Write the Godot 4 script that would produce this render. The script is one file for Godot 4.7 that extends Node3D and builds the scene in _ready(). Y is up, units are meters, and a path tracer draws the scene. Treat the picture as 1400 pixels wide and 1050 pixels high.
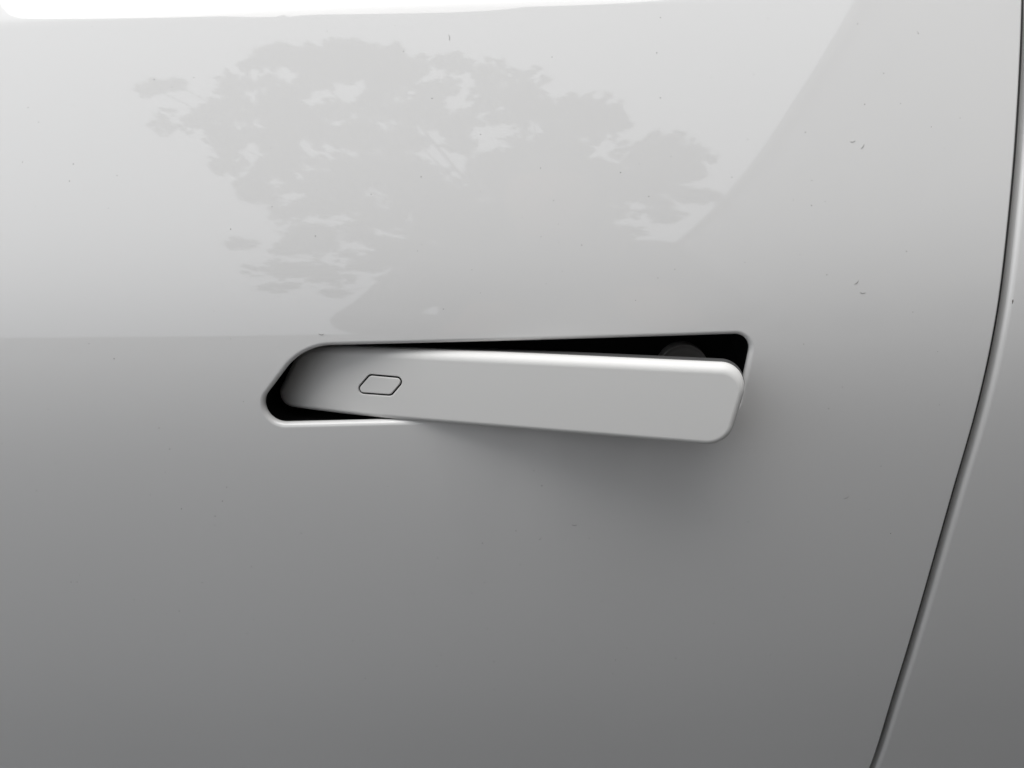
extends Node3D

# metres; the ground is y = 0, the car side stands along x and faces +z
const LIFT := 0.95                      # height of the handle above the ground
const BEND := 1.7                       # how far the handle's front end curls inwards
const GAP := 0.0046                     # shut line
const TILT_Y := [-0.75, -0.70, -0.30, -0.235, -0.165, -0.115, -0.07, -0.03, 0.008, 0.035, 0.057, 0.092, 0.126, 0.155, 0.1722, 0.1754, 0.20, 0.34]
const TILT_T := [-22.0, -22.0, -20.5, -18.5, -13.8, -10.8, -7.8, -3.5, 4.2, 10.5, 16.3, 20.8, 23.0, 25.0, 26.0, 35.5, 38.0, 46.0]
const EDGE_Y := [-0.60, -0.45, -0.296, -0.2077, -0.1287, -0.0652, -0.0153, 0.0321, 0.0692, 0.1088, 0.142, 0.176, 0.24, 0.34]
const EDGE_X := [0.258, 0.2480, 0.2394, 0.2311, 0.2272, 0.2266, 0.2290, 0.2321, 0.2350, 0.2395, 0.2434, 0.2474, 0.2540, 0.2610]
var ztab := PackedFloat32Array()
var ttab := PackedFloat32Array()
var rng := RandomNumberGenerator.new()
var used := {}

# ---------------------------------------------------------------- naming
func numbered(n: String) -> String:
	var k: int = used.get(n, 0)
	used[n] = k + 1
	return n if k == 0 else "%s_%03d" % [n, k]

func thing(called: String, label: String, category: String, at := Vector3.ZERO, group := "", kind := "") -> Node3D:
	var o := Node3D.new()
	o.name = numbered(called)
	add_child(o, true)
	o.position = at
	o.set_meta("label", label)
	o.set_meta("category", category)
	if group: o.set_meta("group", group)
	if kind: o.set_meta("kind", kind)
	return o

func part(called: String, mesh: Mesh, mat: Material, parent: Node, at := Vector3.ZERO) -> MeshInstance3D:
	var o := MeshInstance3D.new()
	o.name = called
	o.mesh = mesh
	o.material_override = mat
	o.position = at
	o.cast_shadow = GeometryInstance3D.SHADOW_CASTING_SETTING_ON
	parent.add_child(o, true)
	return o

func mat(c: Color, rough := 0.6, metal := 0.0) -> StandardMaterial3D:   # c: linear real-world base colour
	var m := StandardMaterial3D.new()
	m.albedo_color = c.linear_to_srgb()
	m.roughness = rough
	m.metallic = metal
	return m

# ---------------------------------------------------------------- car side surface
func make_profile() -> void:
	var n := 2200
	var y0 := -0.75
	var dy := 0.0005
	var raw := PackedFloat32Array()
	for i in n + 1:
		var y := y0 + i * dy
		var t: float = TILT_T[TILT_T.size() - 1]
		if y <= TILT_Y[0]: t = TILT_T[0]
		else:
			for k in TILT_Y.size() - 1:
				if y >= TILT_Y[k] and y < TILT_Y[k + 1]:
					t = lerpf(TILT_T[k], TILT_T[k + 1], (y - TILT_Y[k]) / (TILT_Y[k + 1] - TILT_Y[k]))
		raw.append(t)
	# smooth widely below the crease, tightly round it
	var acc := PackedFloat64Array([0.0])
	for i in n + 1: acc.append(acc[i] + raw[i])
	for i in n + 1:
		var y := y0 + i * dy
		var w := int(clampf(absf(y - 0.1738) / dy - 6.0, 1.0, 40.0))
		var a := maxi(0, i - w)
		var b := mini(n, i + w)
		ttab.append((acc[b + 1] - acc[a]) / (b - a + 1))
	var z := 0.0
	for i in n + 1:
		ztab.append(z)
		z -= tan(deg_to_rad(ttab[i])) * dy
	var base := ztab[1500]
	for i in n + 1: ztab[i] -= base

func tab(a: PackedFloat32Array, y: float) -> float:
	var s := clampf((y + 0.75) / 0.0005, 0.0, 2198.0)
	var i := int(s)
	return lerpf(a[i], a[i + 1], s - i)

func skin(x: float, y: float) -> float:
	return tab(ztab, y - 0.03 * x) - 0.12 * x * x

func skin_normal(x: float, y: float) -> Vector3:
	var k := tan(deg_to_rad(tab(ttab, y - 0.03 * x)))
	return Vector3(0.24 * x - 0.03 * k, k, 1.0).normalized()

func edge_x(y: float) -> float:       # the door's rear edge, a smooth curve
	var n := EDGE_Y.size()
	for k in n - 1:
		if y <= EDGE_Y[k + 1] or k == n - 2:
			var a := maxi(k - 1, 0)
			var b := mini(k + 2, n - 1)
			var h: float = EDGE_Y[k + 1] - EDGE_Y[k]
			var m0: float = (EDGE_X[k + 1] - EDGE_X[a]) / (EDGE_Y[k + 1] - EDGE_Y[a]) * h
			var m1: float = (EDGE_X[b] - EDGE_X[k]) / (EDGE_Y[b] - EDGE_Y[k]) * h
			var t: float = (y - EDGE_Y[k]) / h
			var t2 := t * t
			var t3 := t2 * t
			return (2 * t3 - 3 * t2 + 1) * EDGE_X[k] + (t3 - 2 * t2 + t) * m0 + (-2 * t3 + 3 * t2) * EDGE_X[k + 1] + (t3 - t2) * m1
	return 0.0

# ---------------------------------------------------------------- mesh helpers
func rounded(v: Array, r: Array, step := 0.0006) -> PackedVector2Array:   # polygon with filleted corners
	var out := PackedVector2Array()
	var n := v.size()
	for i in n:
		var p: Vector2 = v[i]
		var a: Vector2 = (v[(i + n - 1) % n] - p).normalized()
		var b: Vector2 = (v[(i + 1) % n] - p).normalized()
		var half: float = acos(clampf(a.dot(b), -1, 1)) / 2
		var rad: float = r[i]
		if rad <= 0.0:
			out.append(p)
			continue
		var c: Vector2 = p + (a + b).normalized() * rad / sin(half)
		var s: Vector2 = p + a * rad / tan(half) - c
		var e: Vector2 = p + b * rad / tan(half) - c
		var sweep := s.angle_to(e)
		var k := maxi(4, int(absf(sweep) * rad / step))
		for j in k + 1: out.append(c + s.rotated(sweep * j / k))
	return out

func resample(p: PackedVector2Array, n: int) -> PackedVector2Array:      # n points evenly along the closed outline
	var len := PackedFloat32Array([0.0])
	for i in p.size(): len.append(len[i] + p[i].distance_to(p[(i + 1) % p.size()]))
	var total := len[p.size()]
	var out := PackedVector2Array()
	var k := 0
	for i in n:
		var s := total * i / n
		while k < p.size() - 1 and len[k + 1] < s: k += 1
		out.append(p[k].lerp(p[(k + 1) % p.size()], (s - len[k]) / maxf(len[k + 1] - len[k], 1e-9)))
	return out

func outward(p: PackedVector2Array) -> PackedVector2Array:                # unit normals pointing out of a closed outline
	var n := p.size()
	var area := 0.0
	for i in n: area += p[i].cross(p[(i + 1) % n])
	var out := PackedVector2Array()
	for i in n:
		var t := (p[(i + 1) % n] - p[(i + n - 1) % n]).normalized()
		out.append(Vector2(t.y, -t.x) * signf(area))
	return out

func strike(poly: PackedVector2Array, o: Vector2, d: Vector2) -> Vector2:   # where a ray leaves the outline
	var best := -1.0
	var n := poly.size()
	for i in n:
		var a := poly[i] - o
		var e := poly[(i + 1) % n] - poly[i]
		var den := d.cross(e)
		if absf(den) < 1e-12: continue
		var t := a.cross(e) / den
		var u := a.cross(d) / den
		if u >= -1e-6 and u <= 1.000001 and t > best: best = t
	return o + d * best

func sheet(rows: Array, closed: bool, ref_row: int, ref: Vector3, given := {}) -> ArrayMesh:
	# rows of equal length joined by quads; normals from the sheet itself, or given[row] = PackedVector3Array
	var nr := rows.size()
	var nc: int = rows[0].size()
	var v := PackedVector3Array()
	var nm := PackedVector3Array()
	for r in nr: v.append_array(rows[r])
	for r in nr:
		for c in nc:
			var ca := (c + nc - 1) % nc if closed else maxi(c - 1, 0)
			var cb := (c + 1) % nc if closed else mini(c + 1, nc - 1)
			var ra := maxi(r - 1, 0)
			var rb := mini(r + 1, nr - 1)
			var du := v[r * nc + cb] - v[r * nc + ca]
			var here := v[r * nc + c]
			var d1 := (v[rb * nc + c] - here).normalized() if rb != r else Vector3.ZERO
			var d0 := (here - v[ra * nc + c]).normalized() if ra != r else Vector3.ZERO
			nm.append(du.cross(d0 + d1).normalized())
	var mid := Vector3.ZERO
	for c in nc: mid += nm[ref_row * nc + c] * 1.0
	var sgn := 1.0
	var votes := 0.0
	for c in nc: votes += signf(nm[ref_row * nc + c].dot(ref))
	if votes < 0: sgn = -1.0
	for i in nm.size(): nm[i] = nm[i] * sgn
	for r in given:
		for c in nc: nm[r * nc + c] = given[r][c]
	var idx := PackedInt32Array()
	for r in nr - 1:
		for c in (nc if closed else nc - 1):
			var a := r * nc + c
			var b := r * nc + (c + 1) % nc
			var d := a + nc
			var e := b + nc
			for tri in [[a, b, d], [b, e, d]]:
				var g := (v[tri[2]] - v[tri[0]]).cross(v[tri[1]] - v[tri[0]])
				if g.dot(nm[tri[0]] + nm[tri[1]] + nm[tri[2]]) < 0: idx.append_array(PackedInt32Array([tri[0], tri[2], tri[1]]))
				else: idx.append_array(PackedInt32Array(tri))
	var arr := []
	arr.resize(Mesh.ARRAY_MAX)
	arr[Mesh.ARRAY_VERTEX] = v
	arr[Mesh.ARRAY_NORMAL] = nm
	arr[Mesh.ARRAY_INDEX] = idx
	var m := ArrayMesh.new()
	m.add_surface_from_arrays(Mesh.PRIMITIVE_TRIANGLES, arr)
	return m

func flat_ring(p: PackedVector2Array, z: float, crown := 0.0) -> PackedVector3Array:
	var out := PackedVector3Array()
	for q in p: out.append(Vector3(q.x, q.y, z - crown * q.y * q.y - (BEND * pow(minf(q.x + 0.004, 0.0), 2) if crown > 0 else 0.0)))
	return out

func shifted(p: PackedVector2Array, m: PackedVector2Array, by: float) -> PackedVector2Array:
	var out := PackedVector2Array()
	for i in p.size(): out.append(p[i] + m[i] * by)
	return out

func to_centre(p: PackedVector2Array, k: float) -> PackedVector2Array:
	var c := Vector2.ZERO
	for q in p: c += q / p.size()
	var out := PackedVector2Array()
	for q in p: out.append(q.lerp(c, k))
	return out

# a slab with a rounded front edge: rows run from the back of its side to the middle of its face
func pillow(p: PackedVector2Array, front: float, back: float, r: float, crown := 0.0) -> ArrayMesh:
	var m := outward(p)
	var rows := [flat_ring(p, back, crown)]
	for i in 9:
		var a := PI / 2 * i / 8
		rows.append(flat_ring(shifted(p, m, -r * (1 - cos(a))), front - r + r * sin(a), crown))
	var inner := shifted(p, m, -r)
	for k in [0.02, 0.3, 0.7, 0.999]: rows.append(flat_ring(to_centre(inner, k), front, crown))
	return sheet(rows, true, rows.size() - 3, Vector3(0, 0, 1))

func lathe(prof: Array, n := 64) -> ArrayMesh:      # profile of (radius, z), turned about z
	var rows := []
	for q in prof:
		var ring := PackedVector3Array()
		for i in n: ring.append(Vector3(cos(TAU * i / n) * q.x, sin(TAU * i / n) * q.x, q.y))
		rows.append(ring)
	return sheet(rows, true, rows.size() - 1, Vector3(0, 0, 1))

func box(st: SurfaceTool, c: Vector3, s: Vector3) -> void:
	var b := BoxMesh.new()
	b.size = s
	st.append_from(b, 0, Transform3D(Basis(), c))

func limb(st: SurfaceTool, a: Vector3, b: Vector3, ra: float, rb: float) -> void:
	var c := CylinderMesh.new()
	c.bottom_radius = ra
	c.top_radius = rb
	c.height = a.distance_to(b)
	c.radial_segments = 10
	c.rings = 1
	var y := (b - a).normalized()
	var x := y.cross(Vector3(0.3, 0.1, 0.9)).normalized()
	st.append_from(c, 0, Transform3D(Basis(x, y, x.cross(y)), (a + b) / 2))

# ---------------------------------------------------------------- scene
func _ready() -> void:
	rng.seed = 7
	# camera
	var cam := Camera3D.new()
	var dist := 0.41
	var dip := deg_to_rad(18)
	cam.position = Vector3(0, LIFT + dist * sin(dip), dist * cos(dip))
	cam.rotation = Vector3(-dip, 0, 0)
	cam.fov = rad_to_deg(2 * atan(0.45))
	cam.near = 0.02
	cam.far = 300
	add_child(cam)
	cam.current = true
	# overcast sky, brighter overhead
	var we := WorldEnvironment.new()
	var env := Environment.new()
	var sky := Sky.new()
	var sm := ProceduralSkyMaterial.new()
	sm.sky_top_color = Color(0.977, 0.988, 1.0)
	sm.sky_horizon_color = Color(0.80, 0.812, 0.832)
	sm.sky_curve = 0.6
	sm.ground_bottom_color = Color(0.3, 0.3, 0.3)
	sm.ground_horizon_color = Color(0.55, 0.56, 0.57)
	sm.sun_angle_max = 1.0
	sky.sky_material = sm
	env.background_mode = Environment.BG_SKY
	env.sky = sky
	env.tonemap_mode = Environment.TONE_MAPPER_LINEAR
	env.tonemap_exposure = 1.58
	env.sdfgi_enabled = true
	env.ssao_enabled = true
	env.ssil_enabled = true
	we.environment = env
	add_child(we)
	# veiled sun high over the car
	var sun := DirectionalLight3D.new()
	sun.light_energy = 0.46
	sun.light_angular_distance = 54
	sun.light_color = Color(1.0, 0.99, 0.98)
	sun.shadow_enabled = true
	sun.sky_mode = DirectionalLight3D.SKY_MODE_LIGHT_ONLY
	sun.rotation = Vector3(deg_to_rad(-81), deg_to_rad(-55), 0)
	add_child(sun)
	make_profile()
	setting()
	car()
	photographer(cam)

# ---------------------------------------------------------------- what the paint mirrors
func setting() -> void:
	var pm := PlaneMesh.new()
	pm.size = Vector2(240, 240)
	var g := part("ground", pm, mat(Color(0.06, 0.06, 0.06), 0.9), self)
	g.set_meta("kind", "structure")
	g.set_meta("label", "dark asphalt ground under and in front of the car")
	g.set_meta("category", "ground")
	var wallm := mat(Color(0.24, 0.235, 0.23), 0.9)
	var glassm := mat(Color(0.03, 0.035, 0.04), 0.1)
	# long block on the right, its side running away from the car
	var b := thing("apartment_block", "long grey apartment block mirrored at the right of the white door", "building", Vector3(5.2, 0, 7))
	var st := SurfaceTool.new()
	box(st, Vector3(3, 5.5, 0), Vector3(6, 11.0, 30))
	part("wall", st.commit(), wallm, b)
	st = SurfaceTool.new()
	box(st, Vector3(2.95, 11.15, 0), Vector3(6.2, 0.3, 30.2))
	part("roof", st.commit(), wallm, b)
	st = SurfaceTool.new()
	box(st, Vector3.ZERO, Vector3(0.06, 1.4, 1.6))
	var wm := st.commit()
	for s in 4:
		for k in 9: part("window", wm, glassm, b, Vector3(-0.001, 1.9 + s * 2.7, -13.6 + k * 3.4))
	# boundary wall that makes the low horizon on the left
	b = thing("boundary_wall", "low grey boundary wall mirrored left of the handle", "wall", Vector3(-16, 0, 24))
	st = SurfaceTool.new()
	box(st, Vector3(0, 0.9, 0), Vector3(64, 1.8, 0.3))
	part("panel", st.commit(), wallm, b)
	st = SurfaceTool.new()
	box(st, Vector3(0, 1.86, 0), Vector3(64, 0.12, 0.4))
	part("coping", st.commit(), wallm, b)
	tree(Vector3(0.3, 0, 8.2))

func tree(at: Vector3) -> void:
	var t := thing("leafy_tree", "broad leafy tree mirrored in the upper half of the white door", "tree", at)
	var st := SurfaceTool.new()
	var top := Vector3(0.0, 4.6, 0)
	limb(st, Vector3(0.1, 0, 0), Vector3(0.12, 2.2, 0), 0.5, 0.4)
	limb(st, Vector3(0.12, 2.15, 0), top, 0.4, 0.3)
	var blobs := []
	for i in 260:
		var a := rng.randf() * TAU
		var h := rng.randf_range(4.7, 12.2)
		var up := clampf((h - 7.6) / 4.7, -0.75, 0.985)
		var w := 3.5 * sqrt(1.0 - up * up) * sqrt(rng.randf_range(0.03, 1.1))
		blobs.append([Vector3(cos(a) * w * (0.92 if cos(a) < 0 else 1.06) - 1.25 - maxf(h - 7.5, 0) * 0.62, h, sin(a) * w * 0.35), rng.randf_range(0.12, 0.42)])
	for i in 40: blobs.append([Vector3(rng.randf_range(-1.8, 0.8), rng.randf_range(4.3, 8.3), rng.randf_range(-0.5, 0.5)), rng.randf_range(0.4, 0.6)])
	for i in 18: blobs.append([Vector3(rng.randf_range(-3.4, -0.6), rng.randf_range(3.2, 5.2), rng.randf_range(-0.8, 0.8)), rng.randf_range(0.2, 0.45)])
	for i in 14: blobs.append([Vector3(rng.randf_range(-2.1, -0.9), rng.randf_range(6.0, 7.6), rng.randf_range(-0.4, 0.4)), rng.randf_range(0.35, 0.6)])
	for i in 9: blobs.append([Vector3(rng.randf_range(0.5, 1.6), rng.randf_range(6.6, 8.2), rng.randf_range(-0.4, 0.4)), rng.randf_range(0.25, 0.45)])
	for q in [[-5.6, 9.6, 0.35], [-6.2, 9.5, 0.4], [-4.6, 9.9, 0.25], [1.6, 7.6, 0.35], [2.0, 7.3, 0.3], [1.9, 6.6, 0.25], [-3.0, 11.9, 0.35], [-2.5, 11.5, 0.25], [-5.2, 12.3, 0.3], [-4.6, 11.9, 0.35], [-7.0, 11.0, 0.3], [-6.6, 11.1, 0.2]]: blobs.append([Vector3(q[0], q[1], 0), q[2]])
	for q in blobs:
		if rng.randf() < 0.12: limb(st, top, q[0], 0.035, 0.01)
	part("trunk", st.commit(), mat(Color(0.09, 0.075, 0.06), 0.95), t)
	var leaf := QuadMesh.new()
	leaf.size = Vector2(0.15, 0.1)
	var mm := MultiMesh.new()
	mm.transform_format = MultiMesh.TRANSFORM_3D
	mm.mesh = leaf
	mm.instance_count = 19000
	for i in 19000:
		var q = blobs[rng.randi() % blobs.size()]
		var d := Vector3(rng.randfn(), rng.randfn() * 0.7, rng.randfn()).normalized() * pow(rng.randf(), 0.5) * float(q[1])
		var bs := Basis.from_euler(Vector3(rng.randf() * TAU, rng.randf() * TAU, rng.randf() * TAU)).scaled(Vector3.ONE * rng.randf_range(0.8, 1.5))
		mm.set_instance_transform(i, Transform3D(bs, q[0] + d))
	var mi := MultiMeshInstance3D.new()
	mi.name = "crown"
	mi.multimesh = mm
	var lm := mat(Color(0.06, 0.085, 0.04), 0.7)
	lm.cull_mode = BaseMaterial3D.CULL_DISABLED
	mi.material_override = lm
	mi.set_meta("kind", "stuff")
	t.add_child(mi, true)

# ---------------------------------------------------------------- the car
func car() -> void:
	var c := thing("white_car", "white car side with its silver flush door handle popped half out", "car")
	var paint := mat(Color(0.75, 0.745, 0.735), 0.06)
	paint.metallic_specular = 0.22
	paint.clearcoat_enabled = true
	paint.clearcoat = 1.0
	paint.clearcoat_roughness = 0.02
	var peel := FastNoiseLite.new()
	peel.seed = 3
	peel.frequency = 0.03
	peel.fractal_octaves = 2
	var nt := NoiseTexture2D.new()
	nt.width = 512
	nt.height = 512
	nt.seamless = true
	nt.as_normal_map = true
	nt.bump_strength = 2.0
	nt.noise = peel
	paint.normal_enabled = true
	paint.normal_texture = nt
	paint.normal_scale = 0.012
	paint.uv1_triplanar = true
	paint.uv1_world_triplanar = true
	paint.uv1_scale = Vector3.ONE * 7.0
	var black := mat(Color(0.012, 0.012, 0.012), 0.75)
	black.metallic_specular = 0.2
	var up := Vector3(0, LIFT, 0)

	# --- door skin round the handle opening
	var hole := rounded([Vector2(-0.1313, -0.0215), Vector2(0.1095, -0.0138), Vector2(0.1148, 0.0238), Vector2(-0.1000, 0.0178)], [0.0095, 0.006, 0.0074, 0.030])
	var ov := [Vector2(-0.62, 0.30), Vector2(-0.62, -0.50)]
	var orad := [0.03, 0.03]
	for i in 121:
		var y := -0.50 + 0.80 * i / 120
		ov.append(Vector2(edge_x(y), y))
		orad.append(0.0)
	var outer := rounded(ov, orad, 0.004)
	var hn_all := outward(hole)
	var A := Vector2(-0.104, -0.0085)
	var B := Vector2(0.1, 0.003)
	var origin := PackedVector2Array()
	var aim := PackedVector2Array()
	var ax := (B - A).normalized()
	var perp := Vector2(-ax.y, ax.x)
	for i in 150:
		origin.append(A.lerp(B, i / 150.0)); aim.append(-perp)
	for i in 200:
		origin.append(B); aim.append((-perp).rotated(PI * i / 200))
	for i in 150:
		origin.append(B.lerp(A, i / 150.0)); aim.append(perp)
	for i in 140:
		origin.append(A); aim.append(perp.rotated(PI * i / 140))
	var C := PackedVector2Array()
	var O := PackedVector2Array()
	for i in origin.size():
		C.append(strike(hole, origin[i], aim[i]))
		O.append(strike(outer, origin[i], aim[i]))
	var cn := outward(C)
	var on := outward(O)
	var rows := []
	var given := {}
	var lip := 0.0023
	for dz in [0.0036, 0.0030]:
		var ring := PackedVector3Array()
		for i in C.size(): ring.append(Vector3(C[i].x, C[i].y, skin(C[i].x, C[i].y) - dz))
		rows.append(ring)
	for k in 11:
		var a := PI / 2 * k / 10
		var ring := PackedVector3Array()
		for i in C.size():
			var q := C[i] + cn[i] * lip * (1 - cos(a))
			ring.append(Vector3(q.x, q.y, skin(q.x, q.y) - lip * (1 - sin(a))))
		rows.append(ring)
	var steps := 200
	for k in steps + 1:
		var f := (pow(12.0, float(k) / steps) - 1.0) / 11.0
		var ring := PackedVector3Array()
		var nn := PackedVector3Array()
		for i in C.size():
			var q := (C[i] + cn[i] * lip).lerp(O[i] - on[i] * 0.0012, f)
			ring.append(Vector3(q.x, q.y, skin(q.x, q.y)))
			nn.append(skin_normal(q.x, q.y))
		if k == 0:
			rows.pop_back()
		given[rows.size()] = nn
		rows.append(ring)
	var ref := rows.size() - 1
	for k in range(1, 7):
		var a := PI / 2 * k / 6
		var ring := PackedVector3Array()
		for i in O.size():
			var q := O[i] - on[i] * 0.0012 * (1 - sin(a))
			ring.append(Vector3(q.x, q.y, skin(q.x, q.y) - 0.0012 * (1 - cos(a))))
		rows.append(ring)
	var back := PackedVector3Array()
	for i in O.size(): back.append(Vector3(O[i].x, O[i].y, skin(O[i].x, O[i].y) - 0.016))
	rows.append(back)
	part("door", sheet(rows, true, ref, Vector3(0, 0, 1), given), paint, c, up)

	# --- quarter panel behind the door, with its rolled edge
	rows = []
	given = {}
	var er := 0.0024
	var cols := []
	for i in 241: cols.append(-0.50 + 0.80 * i / 240)
	for dz in [0.018, 0.010, er]:
		var ring := PackedVector3Array()
		for y in cols:
			var x := edge_x(y) + GAP
			ring.append(Vector3(x, y, skin(x, y) - dz))
		rows.append(ring)
	for k in range(1, 11):
		var a := PI / 2 * k / 10
		var ring := PackedVector3Array()
		for y in cols:
			var x := edge_x(y) + GAP + er * (1 - cos(a))
			ring.append(Vector3(x, y, skin(x, y) - er * (1 - sin(a))))
		rows.append(ring)
	for k in range(1, 41):
		var ring := PackedVector3Array()
		var nn := PackedVector3Array()
		for y in cols:
			var x: float = lerpf(edge_x(y) + GAP + er, 0.75, pow(k / 40.0, 2))
			ring.append(Vector3(x, y, skin(x, y)))
			nn.append(skin_normal(x, y))
		given[rows.size()] = nn
		rows.append(ring)
	part("rear_quarter_panel", sheet(rows, false, rows.size() - 1, Vector3(0, 0, 1), given), paint, c, up)
	# dark rubber seal that closes the shut line
	rows = []
	for s in [-0.02, 0.0, GAP, 0.03]:
		var ring := PackedVector3Array()
		for y in cols:
			var x: float = edge_x(y) + s
			ring.append(Vector3(x, y, skin(x, y) - 0.0070))
		rows.append(ring)
	part("door_seal", sheet(rows, false, 0, Vector3(0, 0, 1)), mat(Color(0.045, 0.045, 0.045), 0.7), c, up)

	# --- recess behind the handle: black moulded cup with a lock cap
	rows = []
	for q in [[0.0002, 0.0012], [0.0003, 0.0030], [0.0025, 0.0050], [0.0040, 0.012], [0.0040, 0.030], [0.0020, 0.0325]]:
		var ring := PackedVector3Array()
		for i in C.size():
			var p: Vector2 = C[i] + cn[i] * float(q[0])
			ring.append(Vector3(p.x, p.y, -0.0015 - q[1] + skin(C[i].x, C[i].y) * maxf(0.0, 1.0 - q[1] / 0.02)))
		rows.append(ring)
	var floor_z := -0.034
	for k in [0.1, 0.5, 0.9, 0.999]:
		var ring := PackedVector3Array()
		for i in C.size():
			var p: Vector2 = (C[i] + cn[i] * 0.0015).lerp(A.lerp(B, clampf((C[i].x - A.x) / (B.x - A.x), 0, 1)), k)
			ring.append(Vector3(p.x, p.y, floor_z))
		rows.append(ring)
	var cup := part("handle_recess", sheet(rows, true, rows.size() - 2, Vector3(0, 0, 1)), black, c, up)
	var capm := mat(Color(0.15, 0.145, 0.138), 0.25)
	var cap := part("lock_cap", lathe([Vector2(0.0128, -0.006), Vector2(0.0128, 0.0), Vector2(0.0125, 0.0006), Vector2(0.0119, 0.0006), Vector2(0.0116, 0.0), Vector2(0.0085, -0.0003), Vector2(0.0060, -0.0004), Vector2(0.0050, 0.0), Vector2(0.0046, 0.001), Vector2(0.003, 0.0018), Vector2(0.0001, 0.002)]), capm, cup, Vector3(0.0855, 0.0018, -0.0190))
	cap.set_meta("label", "round dark cap deep in the recess above the handle")

	# --- the handle, swung out of its recess
	var silver := mat(Color(0.675, 0.67, 0.655), 0.46)
	var swing := deg_to_rad(12)
	var n := Vector3(-sin(swing), sin(deg_to_rad(8)), cos(swing)).normalized()
	var U := Vector3(cos(swing), 0, sin(swing))
	var hp := rounded([Vector2(-0.0850, -0.0182), Vector2(0.1450, -0.0195), Vector2(0.1530, 0.0182), Vector2(-0.0650, 0.0155)], [0.0075, 0.0125, 0.0105, 0.016])
	hp = resample(hp, 520)
	var hm := outward(hp)
	var bev := PackedFloat32Array()      # a wide soft top edge, tighter below
	for q in hm: bev.append(lerpf(0.0025, 0.0047, smoothstep(-0.5, 1.0, q.y)))
	var bo := rounded([Vector2(-0.0355, -0.0072), Vector2(-0.0148, -0.0070), Vector2(-0.0067, 0.0028), Vector2(-0.0264, 0.0031)], [0.0026, 0.0036, 0.0026, 0.0036], 0.0002)
	var bc := Vector2(-0.0205, -0.0022)
	var hole_b := PackedVector2Array()
	for q in hp: hole_b.append(strike(bo, bc, (q - bc).normalized()))
	var bn := outward(hole_b)
	var crown := 0.7
	rows = [flat_ring(hp, -0.0080, crown), flat_ring(hp, -0.0064, crown)]
	given = {}
	for i in 13:
		var a := PI / 2 * i / 12
		var ring := PackedVector3Array()
		for j in hp.size():
			var q := hp[j] - hm[j] * bev[j] * (1 - cos(a))
			ring.append(flat_ring(PackedVector2Array([q]), -bev[j] * (1 - sin(a)), crown)[0])
		rows.append(ring)
	var edge_b := shifted(hole_b, bn, 0.0005)
	for k in 26:
		var ring := PackedVector2Array()
		var nn := PackedVector3Array()
		for i in hp.size():
			var q := (hp[i] - hm[i] * bev[i]).lerp(edge_b[i], k / 25.0)
			ring.append(q)
			nn.append(Vector3(2 * BEND * minf(q.x + 0.004, 0.0), 2 * crown * q.y, 1).normalized())
		if k == 0: rows.pop_back()
		given[rows.size()] = nn
		rows.append(flat_ring(ring, 0.0, crown))
	var face_row := rows.size() - 12
	rows.append(flat_ring(shifted(hole_b, bn, 0.00018), -0.00013, crown))
	rows.append(flat_ring(hole_b, -0.0005, crown))
	rows.append(flat_ring(hole_b, -0.0016, crown))
	rows.append(flat_ring(to_centre(hole_b, 0.999), -0.0017, crown))
	var h := part("door_handle", sheet(rows, true, face_row, Vector3(0, 0, 1), given), silver, c)
	h.transform = Transform3D(Basis(U, n.cross(U), n), Vector3(-0.04395, LIFT - 0.0001, -0.0002))
	h.set_meta("label", "satin silver pop-out handle swung out at its rear end")
	var bi := resample(rounded([Vector2(-0.0355, -0.0072), Vector2(-0.0148, -0.0070), Vector2(-0.0067, 0.0028), Vector2(-0.0264, 0.0031)], [0.0026, 0.0036, 0.0026, 0.0036], 0.0002), 160)
	bi = shifted(bi, outward(bi), -0.00078)
	part("lock_button", pillow(bi, 0.0001, -0.0015, 0.0005, crown), silver, h)
	var gasket := resample(rounded([Vector2(-0.0355, -0.0072), Vector2(-0.0148, -0.0070), Vector2(-0.0067, 0.0028), Vector2(-0.0264, 0.0031)], [0.0026, 0.0036, 0.0026, 0.0036], 0.0002), 120)
	gasket = shifted(gasket, outward(gasket), -0.00003)
	part("button_gasket", pillow(gasket, -0.0007, -0.0016, 0.0001, crown), black, h)
	part("back_shell", pillow(shifted(hp, hm, 0.0003), -0.0079, -0.0165, 0.0004, crown), mat(Color(0.05, 0.05, 0.05), 0.5), h)
	dirt(c, up)

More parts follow.
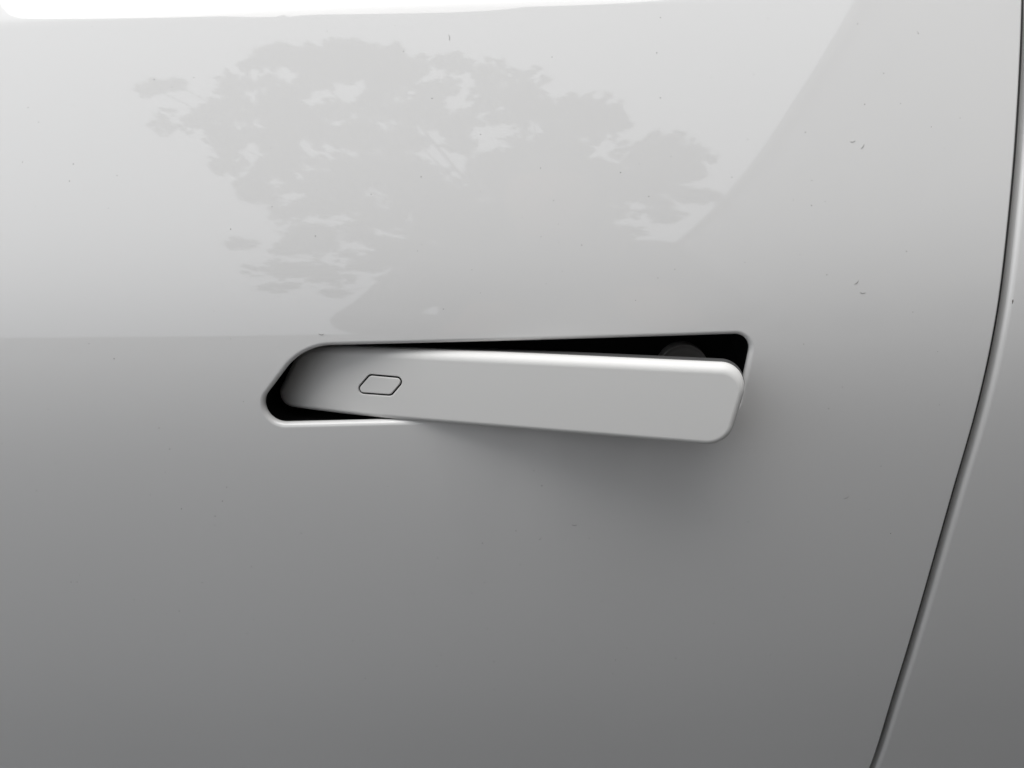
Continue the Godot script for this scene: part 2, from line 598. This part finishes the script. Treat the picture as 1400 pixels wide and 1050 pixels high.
# tiny specks of dirt and a few hairs on the paint
func dirt(c: Node3D, up: Vector3) -> void:
	var st := SurfaceTool.new()
	st.begin(Mesh.PRIMITIVE_TRIANGLES)
	var s := SphereMesh.new()
	s.radius = 0.5
	s.height = 1.0
	s.radial_segments = 8
	s.rings = 4
	for i in 230:
		var x := rng.randf_range(-0.26, 0.215)
		var y := rng.randf_range(-0.2, 0.17)
		if x > -0.13 and x < 0.125 and y > -0.03 and y < 0.035: continue
		var d := rng.randf_range(0.00014, 0.00050)
		st.append_from(s, 0, Transform3D(Basis.from_euler(Vector3(0, 0, rng.randf() * TAU)).scaled(Vector3(d, d, d * 0.5)), Vector3(x, y, skin(x, y))))
	for q in [[0.0, 0.0008, 0.0003], [0.0006, 0.0011, 0.0006]]:     # a stone chip on the rolled edge
		var y: float = 0.0375 + q[0]
		var x := edge_x(y) + GAP + 0.0022
		st.append_from(s, 0, Transform3D(Basis.from_euler(Vector3(0, 0, -0.2)).scaled(Vector3(q[2], q[1] * 2.0, 0.0004)), Vector3(x, y, skin(x, y) - 0.00005)))
	for q in [[0.165, 0.108, 0.4], [0.160, 0.111, -0.3], [0.162, 0.047, 0.2], [0.165, 0.043, -0.5], [-0.092, 0.024, -0.6], [0.031, -0.078, -0.5], [-0.03, 0.157, 1.2], [0.17, -0.064, 0.0]]:
		var p := Vector2(q[0], q[1])
		var ang: float = q[2]
		for k in 5:
			var e := p + Vector2(cos(ang), sin(ang)) * 0.0005
			limb(st, Vector3(p.x, p.y, skin(p.x, p.y) + 0.0001), Vector3(e.x, e.y, skin(e.x, e.y) + 0.0001), 0.000065, 0.000065)
			p = e
			ang += 0.25
	var o := part("dirt_specks", st.commit(), mat(Color(0.09, 0.08, 0.07), 0.9), c, up)
	o.set_meta("kind", "stuff")

# ---------------------------------------------------------------- the person taking the picture, mirrored in the paint
# bones: [from, to, radius there, radius here, colour]; one skin round all of them
func flesh(bones: Array, cell: float, k: float) -> ArrayMesh:
	var lo := Vector3.ONE * 1e9
	var hi := -lo
	for b in bones:
		var m := maxf(b[2], b[3]) + 4 * k + 2 * cell
		for p in [b[0], b[1]]:
			lo = lo.min(p - Vector3.ONE * m)
			hi = hi.max(p + Vector3.ONE * m)
	var nx := int((hi.x - lo.x) / cell) + 2
	var ny := int((hi.y - lo.y) / cell) + 2
	var nz := int((hi.z - lo.z) / cell) + 2
	var acc := PackedFloat32Array()
	acc.resize(nx * ny * nz)
	var near := PackedFloat32Array()
	near.resize(acc.size())
	near.fill(1e9)
	var hue := PackedInt32Array()
	hue.resize(acc.size())
	for j in bones.size():
		var b = bones[j]
		var p: Vector3 = b[0]
		var e: Vector3 = b[1] - b[0]
		var ee := maxf(e.length_squared(), 1e-9)
		var r0: float = b[2]
		var dr: float = b[3] - b[2]
		var m := maxf(b[2], b[3]) + 4 * k + cell
		var l: Vector3 = (b[0].min(b[1]) - Vector3.ONE * m - lo) / cell
		var h: Vector3 = (b[0].max(b[1]) + Vector3.ONE * m - lo) / cell
		for z in range(maxi(0, int(l.z)), mini(nz, int(h.z) + 2)):
			for y in range(maxi(0, int(l.y)), mini(ny, int(h.y) + 2)):
				var at := (z * ny + y) * nx
				for x in range(maxi(0, int(l.x)), mini(nx, int(h.x) + 2)):
					var q := lo + Vector3(x, y, z) * cell - p
					var t := clampf(q.dot(e) / ee, 0, 1)
					var d := (q - e * t).length() - r0 - dr * t
					acc[at + x] += exp(-maxf(d, -20 * k) / k)
					if d < near[at + x]:
						near[at + x] = d
						hue[at + x] = j
	for i in acc.size(): acc[i] = -k * log(acc[i]) if acc[i] > 1e-6 else 14 * k
	var ids := {}
	var v := PackedVector3Array()
	var nm := PackedVector3Array()
	var col := PackedColorArray()
	var sx := [0, 1, nx, nx + 1, nx * ny, nx * ny + 1, nx * ny + nx, nx * ny + nx + 1]
	for z in nz - 1:
		for y in ny - 1:
			for x in nx - 1:
				var at := (z * ny + y) * nx + x
				var inside := 0
				for c in 8:
					if acc[at + sx[c]] < 0: inside += 1
				if inside == 0 or inside == 8: continue
				var sum := Vector3.ZERO
				var cnt := 0
				for c in 8:
					for ax in [1, 2, 4]:
						if c & ax: continue
						var fa := acc[at + sx[c]]
						var fb := acc[at + sx[c | ax]]
						if (fa < 0) == (fb < 0): continue
						var t := fa / (fa - fb)
						sum += Vector3(c & 1, (c >> 1) & 1, (c >> 2) & 1) + Vector3(ax & 1, (ax >> 1) & 1, (ax >> 2) & 1) * t
						cnt += 1
				var g := Vector3.ZERO
				for c in 8:
					g += Vector3(1 if c & 1 else -1, 1 if c & 2 else -1, 1 if c & 4 else -1) * acc[at + sx[c]]
				ids[at] = v.size()
				v.append(lo + (Vector3(x, y, z) + sum / cnt) * cell)
				nm.append(g.normalized())
				col.append(bones[hue[at]][4])
	var idx := PackedInt32Array()
	var step := [1, nx, nx * ny]
	for at in ids:
		for a in 3:
			var u: int = step[(a + 1) % 3]
			var w: int = step[(a + 2) % 3]
			if (acc[at] < 0) == (acc[at + step[a]] < 0): continue
			if not (ids.has(at - u) and ids.has(at - w) and ids.has(at - u - w)): continue
			var quad := [ids[at], ids[at - u], ids[at - u - w], ids[at - w]]
			for tri in [[quad[0], quad[1], quad[2]], [quad[0], quad[2], quad[3]]]:
				var f := (v[tri[2]] - v[tri[0]]).cross(v[tri[1]] - v[tri[0]])
				if f.dot(nm[tri[0]]) < 0: tri = [tri[0], tri[2], tri[1]]
				idx.append_array(PackedInt32Array(tri))
	var arr := []
	arr.resize(Mesh.ARRAY_MAX)
	arr[Mesh.ARRAY_VERTEX] = v
	arr[Mesh.ARRAY_NORMAL] = nm
	arr[Mesh.ARRAY_COLOR] = col
	arr[Mesh.ARRAY_INDEX] = idx
	var m := ArrayMesh.new()
	m.add_surface_from_arrays(Mesh.PRIMITIVE_TRIANGLES, arr)
	return m

func photographer(cam: Camera3D) -> void:
	var skin_c := Color(0.42, 0.27, 0.19)
	var coat := Color(0.022, 0.023, 0.027)
	var jeans := Color(0.03, 0.034, 0.045)
	var shoe := Color(0.05, 0.05, 0.05)
	var hair_c := Color(0.018, 0.015, 0.013)
	var base := Vector3(0.045, 0, 0.80)
	# phone, its camera just behind the picture's viewpoint
	var lens := Vector3(-0.058, 0.021, -0.0095)
	var ph := thing("phone", "black phone held up sideways between both hands of the person", "phone")
	ph.transform = Transform3D(cam.transform.basis, cam.position - cam.transform.basis * lens)
	var pf := Transform3D(cam.transform.basis, ph.position - base)
	var slab := resample(rounded([Vector2(-0.078, -0.0375), Vector2(0.078, -0.0375), Vector2(0.078, 0.0375), Vector2(-0.078, 0.0375)], [0.011, 0.011, 0.011, 0.011]), 200)
	var dark := mat(Color(0.02, 0.02, 0.022), 0.3)
	var body := part("body", pillow(slab, 0.004, -0.004, 0.0015), dark, ph)
	var o := part("back", pillow(slab, 0.0002, -0.0040, 0.0015), dark, ph, Vector3(0, 0, -0.0003))
	o.rotation = Vector3(0, PI, 0)
	var bump := resample(rounded([Vector2(-0.018, -0.018), Vector2(0.018, -0.018), Vector2(0.018, 0.018), Vector2(-0.018, 0.018)], [0.008, 0.008, 0.008, 0.008]), 80)
	o = part("camera_bump", pillow(bump, 0.0015, -0.0005, 0.0008), dark, ph, Vector3(-0.056, 0.0165, -0.004))
	o.rotation = Vector3(0, PI, 0)
	var ring := lathe([Vector2(0.0062, -0.001), Vector2(0.0062, 0.0008), Vector2(0.0055, 0.0009), Vector2(0.005, 0.0003), Vector2(0.0001, 0.0003)], 32)
	for q in [Vector2(-0.058, 0.024), Vector2(-0.064, 0.009), Vector2(-0.047, 0.012)]:
		o = part("lens", ring, mat(Color(0.01, 0.01, 0.015), 0.08), ph, Vector3(q.x, q.y, -0.0055))
		o.rotation = Vector3(0, PI, 0)
	# body
	var man := thing("person", "person in dark jacket and jeans holding up a phone, mirrored above the handle", "person", base)
	var bones := [
		[Vector3(-0.08, 0.93, 0), Vector3(0.08, 0.93, 0), 0.112, 0.112, jeans],
		[Vector3(-0.06, 1.08, 0), Vector3(0.06, 1.08, 0), 0.112, 0.112, coat],
		[Vector3(-0.08, 0.98, 0), Vector3(0.08, 0.98, 0), 0.118, 0.118, coat],
		[Vector3(-0.085, 1.23, 0), Vector3(0.085, 1.23, 0), 0.122, 0.122, coat],
		[Vector3(-0.12, 1.325, 0.01), Vector3(0.12, 1.325, 0.01), 0.078, 0.078, coat],
		[Vector3(0, 1.36, 0.01), Vector3(0, 1.42, 0.0), 0.068, 0.056, coat],
		[Vector3(0, 1.40, 0.0), Vector3(0, 1.48, -0.025), 0.053, 0.05, skin_c]]
	var wrists := []
	for sd in [-1.0, 1.0]:
		var drop := -0.03 if sd < 0 else 0.0
		var wrist: Vector3 = pf * Vector3(sd * 0.118, -0.062 + drop, 0.062)
		var elbow := Vector3(sd * 0.26, 1.06, -0.09)
		bones.append_array([
			[Vector3(sd * 0.09, 0.90, 0), Vector3(sd * 0.105, 0.49, -0.012), 0.09, 0.064, jeans],
			[Vector3(sd * 0.105, 0.49, -0.012), Vector3(sd * 0.11, 0.11, 0.015), 0.066, 0.052, jeans],
			[Vector3(sd * 0.11, 0.052, 0.035), Vector3(sd * 0.13, 0.038, -0.15), 0.046, 0.036, shoe],
			[Vector3(sd * 0.175, 1.335, 0.01), elbow, 0.07, 0.054, coat],
			[elbow, wrist.lerp(elbow, 0.12), 0.054, 0.041, coat],
			[wrist.lerp(elbow, 0.1), wrist, 0.029, 0.027, skin_c]])
		wrists.append(wrist)
	var st := ArrayMesh.new()
	var take := func(m: ArrayMesh) -> void: st.add_surface_from_arrays(Mesh.PRIMITIVE_TRIANGLES, m.surface_get_arrays(0))
	take.call(flesh(bones, 0.013, 0.011))
	# hands closed on the two ends of the phone
	for w in 2:
		var sd := -1.0 if w == 0 else 1.0
		var dy := -0.03 if w == 0 else 0.0
		var f := func(x: float, y: float, z: float) -> Vector3: return pf * Vector3(sd * x, y + dy, z)
		var hand := [[wrists[w], f.call(0.113, -0.045, 0.045), 0.026, 0.024, skin_c]]
		var ky := [0.022, 0.002, -0.018, -0.036]
		var reach := [0.052, 0.046, 0.050, 0.062]
		for i in 4:
			var kn: Vector3 = f.call(0.100, ky[i], 0.010)
			hand.append([f.call(0.113, -0.045 + 0.25 * (ky[i] + 0.01), 0.042), kn, 0.0135, 0.0115, skin_c])
			var p1: Vector3 = f.call(0.096, ky[i] + 0.004, -0.018)
			var p2: Vector3 = f.call(lerpf(0.09, reach[i], 0.55), ky[i] + 0.006, -0.0205)
			var p3: Vector3 = f.call(reach[i] if w == 1 else reach[i] + 0.016, ky[i] + 0.006, -0.0135)
			hand.append_array([[kn, p1, 0.0103, 0.0096, skin_c], [p1, p2, 0.0095, 0.0088, skin_c], [p2, p3, 0.0086, 0.0076, skin_c]])
		hand.append_array([[f.call(0.114, -0.045, 0.044), f.call(0.104, -0.022, 0.034), 0.016, 0.0125, skin_c],
			[f.call(0.104, -0.022, 0.034), f.call(0.083, -0.004, 0.021), 0.0115, 0.0102, skin_c],
			[f.call(0.083, -0.004, 0.021), f.call(0.062, 0.006, 0.0135), 0.0102, 0.0082, skin_c]])
		take.call(flesh(hand, 0.0032, 0.0022))
	# head bowed towards the phone
	var bow := Transform3D(Basis(Vector3.RIGHT, deg_to_rad(-14)), Vector3.ZERO)
	var hd := func(x: float, y: float, z: float) -> Vector3: return Vector3(0, 1.44, -0.01) + bow * Vector3(x, y, z)
	var lip := Color(0.36, 0.17, 0.14)
	var head := [
		[hd.call(0, 0.135, 0.01), hd.call(0, 0.135, -0.04), 0.079, 0.074, skin_c],
		[hd.call(-0.02, 0.09, -0.045), hd.call(0.02, 0.09, -0.045), 0.055, 0.055, skin_c],
		[hd.call(-0.018, 0.05, -0.05), hd.call(0.018, 0.05, -0.05), 0.043, 0.043, skin_c],
		[hd.call(-0.008, 0.025, -0.078), hd.call(0.008, 0.025, -0.078), 0.02, 0.02, skin_c],
		[hd.call(0, 0.105, -0.108), hd.call(0, 0.077, -0.124), 0.008, 0.011, skin_c],
		[hd.call(-0.012, 0.075, -0.114), hd.call(0.012, 0.075, -0.114), 0.008, 0.008, skin_c],
		[hd.call(-0.032, 0.118, -0.092), hd.call(0.032, 0.118, -0.092), 0.013, 0.013, skin_c],
		[hd.call(-0.02, 0.052, -0.096), hd.call(0.02, 0.052, -0.096), 0.0055, 0.0055, lip],
		[hd.call(-0.016, 0.044, -0.096), hd.call(0.016, 0.044, -0.096), 0.006, 0.006, lip],
		[hd.call(0, -0.03, 0.005), hd.call(0, 0.07, -0.01), 0.048, 0.046, skin_c]]
	for sd in [-1, 1]:
		head.append([hd.call(sd * 0.076, 0.112, 0.0), hd.call(sd * 0.074, 0.075, -0.006), 0.011, 0.008, skin_c])
		head.append([hd.call(sd * 0.031, 0.100, -0.0905), hd.call(sd * 0.031, 0.100, -0.091), 0.0105, 0.0105, Color(0.5, 0.48, 0.46)])
		head.append([hd.call(sd * 0.031, 0.099, -0.0985), hd.call(sd * 0.031, 0.099, -0.0985), 0.0045, 0.0045, hair_c])
		head.append([hd.call(sd * 0.018, 0.119, -0.104), hd.call(sd * 0.045, 0.121, -0.094), 0.004, 0.003, hair_c])
	take.call(flesh(head, 0.0042, 0.004))
	var m := mat(Color(1, 1, 1), 0.8)
	m.vertex_color_use_as_albedo = true
	part("body", st, m, man)
	var hair := [
		[hd.call(0, 0.158, 0.018), hd.call(0, 0.162, -0.04), 0.078, 0.07, hair_c],
		[hd.call(0, 0.10, 0.04), hd.call(0, 0.03, 0.045), 0.07, 0.05, hair_c]]
	for sd in [-1, 1]:
		hair.append([hd.call(sd * 0.05, 0.15, 0.0), hd.call(sd * 0.068, 0.06, 0.022), 0.046, 0.03, hair_c])
		hair.append([hd.call(sd * 0.02, 0.185, -0.06), hd.call(sd * 0.06, 0.155, -0.05), 0.028, 0.022, hair_c])
	part("hair", flesh(hair, 0.006, 0.006), m, man)
